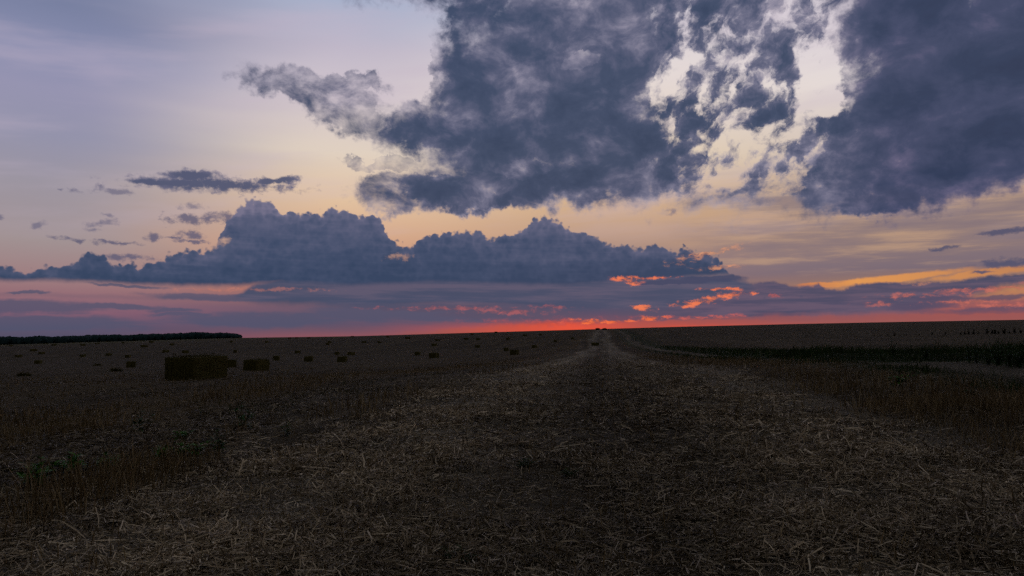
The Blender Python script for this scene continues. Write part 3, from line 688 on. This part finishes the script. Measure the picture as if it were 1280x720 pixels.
# ------------------------------------------------------------------ the wood on the left skyline (one far mass)
wood_m, nt, pb = material('hazed_foliage', .9)
g_ = nt.nodes.new('ShaderNodeNewGeometry')
L(nt, mramp(nt, mnoise(nt, g_.outputs['Position'], .15, 3), [(.35, (.022, .060, .075)), (.65, (.040, .090, .115))]), pb.inputs['Base Color'])  # blue of the distant haze is mixed into the leaf colour
def crown_pts(c, r, h, g, seg=9, rings=6):
    V = []; Fc = []
    for i in range(rings + 1):
        ph = math.pi * i / rings
        for k in range(seg):
            t = math.tau * k / seg; q = 1 + g.normal(0, .10)
            V.append((c[0] + math.cos(t) * math.sin(ph) * r * q, c[1] + math.sin(t) * math.sin(ph) * r * q, c[2] + (1 - math.cos(ph)) * .5 * h * (.94 + .12 * g.random())))
    for i in range(rings):
        for k in range(seg): Fc.append((i * seg + k, i * seg + (k + 1) % seg, (i + 1) * seg + (k + 1) % seg, (i + 1) * seg + k))
    return np.array(V), np.array(Fc)
g = np.random.default_rng(5); parts = []
tops = [(-260, 426), (-60, 422.3), (0, 421.6), (60, 420.9), (100, 419.9), (150, 418.4), (200, 417.1), (235, 416.3), (285, 416.2), (296, 417.4), (300.5, 419.5)]
for i in range(900):
    px = g.uniform(-260, 300); Y = g.uniform(1190, 1290); x, y_, z_ = pdir(px, 420); x = x / y_ * Y
    top = np.interp(px, *zip(*tops)) - g.normal(0, .25) - (float(vnoise(px * .09, 3.3, 8)) - .5) * 1.5 - (float(vnoise(px * .35, 7.3, 9)) - .5) * .9
    u_, v_, w_ = pdir(px, top); zt = HC + w_ / v_ * Y; zb = gz(x, Y) - 1.5
    h = zt - zb
    parts.append(crown_pts((x, Y, zb), g.uniform(3.5, 6.5), h, g))
tag(link('wood', mesh_np('wood', *merge(parts), wood_m)), 'dark blue belt of woodland along the left skyline', kind='stuff')

# ------------------------------------------------------------------ bushes and weeds
leaf_m = island_mat('weed_leaf', [(0, (.018, .060, .022)), (.6, (.034, .11, .038)), (1, (.06, .16, .05))], .6, patch=.1)
leafb_m = island_mat('bright_weed_leaf', [(0, (.026, .10, .012)), (.6, (.055, .20, .02)), (1, (.09, .27, .035))], .6, patch=.1)
stem_m, nt, pb = material('weed_stem'); pb.inputs['Base Color'].default_value = (.05, .055, .025, 1)
bushy_dim = island_mat('dim_weed_leaf', [(0, (.03, .055, .02)), (1, (.06, .09, .035))], .7, patch=.1)
bush_m = island_mat('bush_leaf', [(0, (.010, .014, .008)), (1, (.03, .036, .02))], .8, patch=.1)
def leaf(p, yaw, pit, l, w):
    d = np.array([math.cos(yaw) * math.cos(pit), math.sin(yaw) * math.cos(pit), math.sin(pit)]); s_ = np.array([-math.sin(yaw), math.cos(yaw), 0.])
    up = np.cross(s_, d) * -1; p = np.array(p)
    V = [p, p + d * l * .3 + s_ * w * .5 + up * .1 * w, p + d * l * .35, p + d * l * .3 - s_ * w * .5 + up * .1 * w,
         p + d * l * .65 + s_ * w * .4 - up * .05 * l, p + d * l * .7 - up * .06 * l, p + d * l * .65 - s_ * w * .4 - up * .05 * l, p + d * l - up * .22 * l]
    Fc = [(0, 1, 2, 2), (0, 2, 3, 3), (1, 4, 5, 2), (2, 5, 6, 3), (4, 7, 5, 5), (5, 7, 6, 6)]
    return np.array(V), Fc
def poly_mesh(name, V, Fc, mat):
    me = bpy.data.meshes.new(name); me.from_pydata([tuple(v) for v in V], [], [tuple(dict.fromkeys(f)) for f in Fc]); me.update(); me.materials.append(mat); return me
def weed_kind(seed, height, branches, leaves, lsize, lw, mat, spread=.5, low=.08):
    g = np.random.default_rng(seed); SV = []; SF = []; LV = []; LF = []
    def add(A, B, v, f):
        o = sum(len(a) for a in A); A.append(v); B.extend([tuple(int(q) + o for q in t) for t in f])
    for b in range(branches):
        yaw = g.random() * math.tau; hh = height * (1 if b == 0 else g.uniform(.5, .9)); out = (0.12 if b == 0 else spread) * height * g.uniform(.5, 1)
        pts = [(math.cos(yaw) * out * t ** 1.3 + g.normal(0, .01) * height, math.sin(yaw) * out * t ** 1.3 + g.normal(0, .01) * height, hh * t) for t in np.linspace(0, 1, 6)]
        v, f = tube(pts, [.012 * height ** .5 * (1 - .7 * t) for t in np.linspace(0, 1, 6)], 4); add(SV, SF, v, f)
        for k in range(leaves):
            t = g.uniform(low, 1) ; i = min(4, int(t * 5)); q = t * 5 - i; p = np.array(pts[i]) * (1 - q) + np.array(pts[i + 1]) * q
            l = lsize * (1.15 - .6 * t) * g.uniform(.6, 1.2)
            v, f = leaf(p, g.random() * math.tau, g.uniform(-.1, .8), l, l * lw); add(LV, LF, v, f)
    return poly_mesh('stem', np.concatenate(SV), SF, stem_m), poly_mesh('leaves', np.concatenate(LV), LF, mat)
kinds = {'dim': [weed_kind(s_, .16, 6, 9, .12, .42, bushy_dim, 1.3) for s_ in (21, 22)], 'low': [weed_kind(s_, .16, 6, 9, .12, .42, leafb_m, 1.3) for s_ in (1, 2, 3)],
         'mid': [weed_kind(s_, .34, 4, 14, .12, .36, leaf_m, .5) for s_ in (4, 5, 6)],
         'tall': [weed_kind(s_, 1.0, 6, 34, .14, .30, leaf_m, .28, .02) for s_ in (7, 8, 9)],
         'bushy': [weed_kind(s_, 1.0, 14, 46, .13, .42, leaf_m, .42, .02) for s_ in (10, 11)],
         'far': [weed_kind(s_, 1.0, 7, 22, .34, .5, bush_m, .35, .02) for s_ in (12, 13)]}
wc_ = 0
def weed(px, py, kind, h, lab, group=None, cat='weed'):
    global wc_
    wc_ += 1; x, y = hit(px, py); ks = kinds[kind]; st_, lv = ks[wc_ % len(ks)]
    r = bpy.data.objects.new('weed', None); COL.objects.link(r); r.location = (x, y, gz(x, y) - .01)
    base = {'low': .16, 'dim': .16, 'mid': .34, 'tall': 1.0, 'bushy': 1.0, 'far': 1.0}[kind]; k = h / base
    r.scale = (k, k, k); r.rotation_euler = (0, 0, wc_ * 2.39)
    link('stem', st_, r); link('leaves', lv, r); tag(r, lab, cat, group)
WL = 'green weeds growing in the left straw strip'
for a in [(52, 592, 'low', .20, 'bright green low weed at the far left, left one of the brightest pair'),
          (88, 592, 'low', .24, 'bright green spreading weed, right and larger of the brightest pair'),
          (48, 610, 'low', .24, 'dark green flat weed below the brightest pair, at lower left'),
          (132, 584, 'low', .18, 'faint bluish green low weed right of the brightest pair'),
          (176, 541, 'mid', .42, 'dark upright weed at the edge of the left stubble, furthest left of the upright ones'),
          (228, 551, 'low', .18, 'small low weed just above the green patch behind the stubble tuft'),
          (200, 571, 'low', .16, 'low weed at the left end of the green patch behind the stubble tuft'),
          (226, 571, 'low', .20, 'low weed left of centre in the green patch behind the stubble tuft'),
          (245, 569, 'low', .20, 'low weed right of centre in the green patch behind the stubble tuft'),
          (274, 566, 'mid', .34, 'upright weed at the right end of the green patch behind the stubble tuft'),
          (302, 537, 'mid', .46, 'tallest upright weed between the green patch and the straw'),
          (359, 545, 'mid', .28, 'dark green upright weed furthest right on the left edge of the straw')]:
    weed(*a, group=WL)
weed(655, 584, 'dim', .12, 'dim low weed in the middle of the straw, left one of two')
weed(710, 598, 'dim', .12, 'dim low weed in the middle of the straw, right one of two')
weed(575, 706, 'dim', .12, 'dark tiny weed at the bottom edge below the field centre')
VG = 'weeds on the green bank beyond the cart track'
for a in [(1117, 450, 'tall', 1.3, 'thin tall weed standing apart, furthest left on the right bank'),
          (1040, 452, 'bushy', .5, 'low dark weed clump where the green bank begins'),
          (1157, 455, 'bushy', .95, 'rounded dark weed clump right of the thin tall weed'),
          (1181, 456, 'tall', .6, 'slim weed between the rounded clump and the twin stemmed weeds'),
          (1196, 458, 'tall', .5, 'short weed left of the twin stemmed weeds'),
          (1212, 458, 'tall', 1.2, 'left weed of the tall twin stemmed pair'),
          (1221, 459, 'tall', 1.1, 'right weed of the tall twin stemmed pair'),
          (1236, 461, 'bushy', .6, 'low leafy clump left of the biggest weeds at the right edge'),
          (1248, 462, 'bushy', 1.15, 'leafy weed clump, left one of the biggest three at the right edge'),
          (1262, 463, 'tall', 1.25, 'tallest weed stalk rising in the middle of the biggest three'),
          (1274, 464, 'bushy', 1.05, 'broad leafy weed cut by the right edge of the picture')]:
    a = (a[0], a[1] - 5, a[2], a[3] * .8, a[4]); weed(*a, group=VG)
weed(1123, 482, 'low', .3, 'bluish green low weed on the near side of the cart track')
weed(1215, 499, 'mid', .3, 'green weed in the dry grass at the right, between stubble and track')
g = np.random.default_rng(77)
FW = 'line of weeds far out on the right field'
for px, hh, lab in [(1093, .9, 'low dark weed at the left end of the far weed line on the right field'), (1101, .8, 'second weed from the left end of the far weed line'),
        (1110, .9, 'third weed from the left end of the far weed line'), (1118, 1.5, 'upright weed in the far line, right behind the thin tall weed of the bank'),
        (1133, .8, 'small weed in the far line, next right of the upright one'), (1149, .8, 'low weed in the far line above the rounded bank clump, left one'),
        (1165, 1.6, 'tall lone weed in the far line, above and between bank clump and slim weed'), (1182, 1.2, 'broad low weed in the far line before its gap'),
        (1201, 1.2, 'first weed right of the gap in the far line'), (1206, 1.4, 'second weed right of the gap in the far line'),
        (1211, 2.0, 'darkest weed of the close set in the far line above the twin stems'), (1217, 1.9, 'weed next to the darkest one in the far line, above the twin stems'),
        (1223, 1.3, 'small weed ending the close set in the far line'), (1234, 2.3, 'tall narrow weed left of the dense end of the far line'),
        (1240, 2.2, 'tall weed opening the dense right end of the far line'), (1244, 1.8, 'dark weed inside the dense right end of the far line, its left one'),
        (1248, 1.5, 'shorter weed in the dense right end of the far line'), (1255, 2.4, 'tallest spike in the dense right end of the far line'),
        (1262, 1.4, 'low weed right of the tallest spike in the far line'), (1268, 2.2, 'tall weed second from the right edge in the far line'), (1276, 1.8, 'far line weed nearest the right edge of the picture')]:
    weed(px, np.interp(px, [1090, 1280], [420.5, 416.5]), 'far', hh * 1.0, lab, FW)

def bush(px, py, w, h, lab, seed):
    x, y = hit(px, py + .6); g = np.random.default_rng(seed); W_, H_ = w * y / F / 2, h * y / F
    r = bpy.data.objects.new('bush', None); COL.objects.link(r); r.location = (x, y, gz(x, y) - .1)
    SV = []; SF = []; LV = []; LF = []; so_ = lo_ = 0
    for b in range(9):
        t = g.random() * math.tau; v, f = tube([(0, 0, 0), (math.cos(t) * W_ * .3, math.sin(t) * W_ * .3, H_ * .45), (math.cos(t) * W_ * .65, math.sin(t) * W_ * .6, H_ * .8)], [.09, .06, .03], 5)
        SV.append(v); SF.extend([tuple(int(q) + so_ for q in k) for k in f]); so_ += len(v)
    for k in range(2400):
        d = g.normal(0, 1, 3); d /= np.linalg.norm(d); rr = g.random() ** .4 * (.8 + .3 * float(vnoise(d[0] * 2 + 9, d[1] * 2 + d[2] * 3, seed)))
        p = (d[0] * W_ * rr, d[1] * W_ * rr, H_ * .52 + d[2] * H_ * .5 * rr)
        l = .45 * g.uniform(.6, 1.3)
        v, f = leaf(p, g.random() * math.tau, g.uniform(-.5, .9), l, l * .6)
        LV.append(v); LF.extend([tuple(q + lo_ for q in k) for k in f]); lo_ += len(v)
    link('stems', poly_mesh('stems', np.concatenate(SV), SF, stem_m), r); link('leaves', poly_mesh('leaves', np.concatenate(LV), LF, bush_m), r)
    tag(r, lab, 'bush', 'two bushes where the track meets the skyline')
bush(747.2, 411.8, 6.2, 2.5, 'left one of two small round bushes on the skyline at the head of the track', 1)
bush(755.8, 411.8, 6.0, 2.3, 'right one of two small round bushes on the skyline at the head of the track', 2)
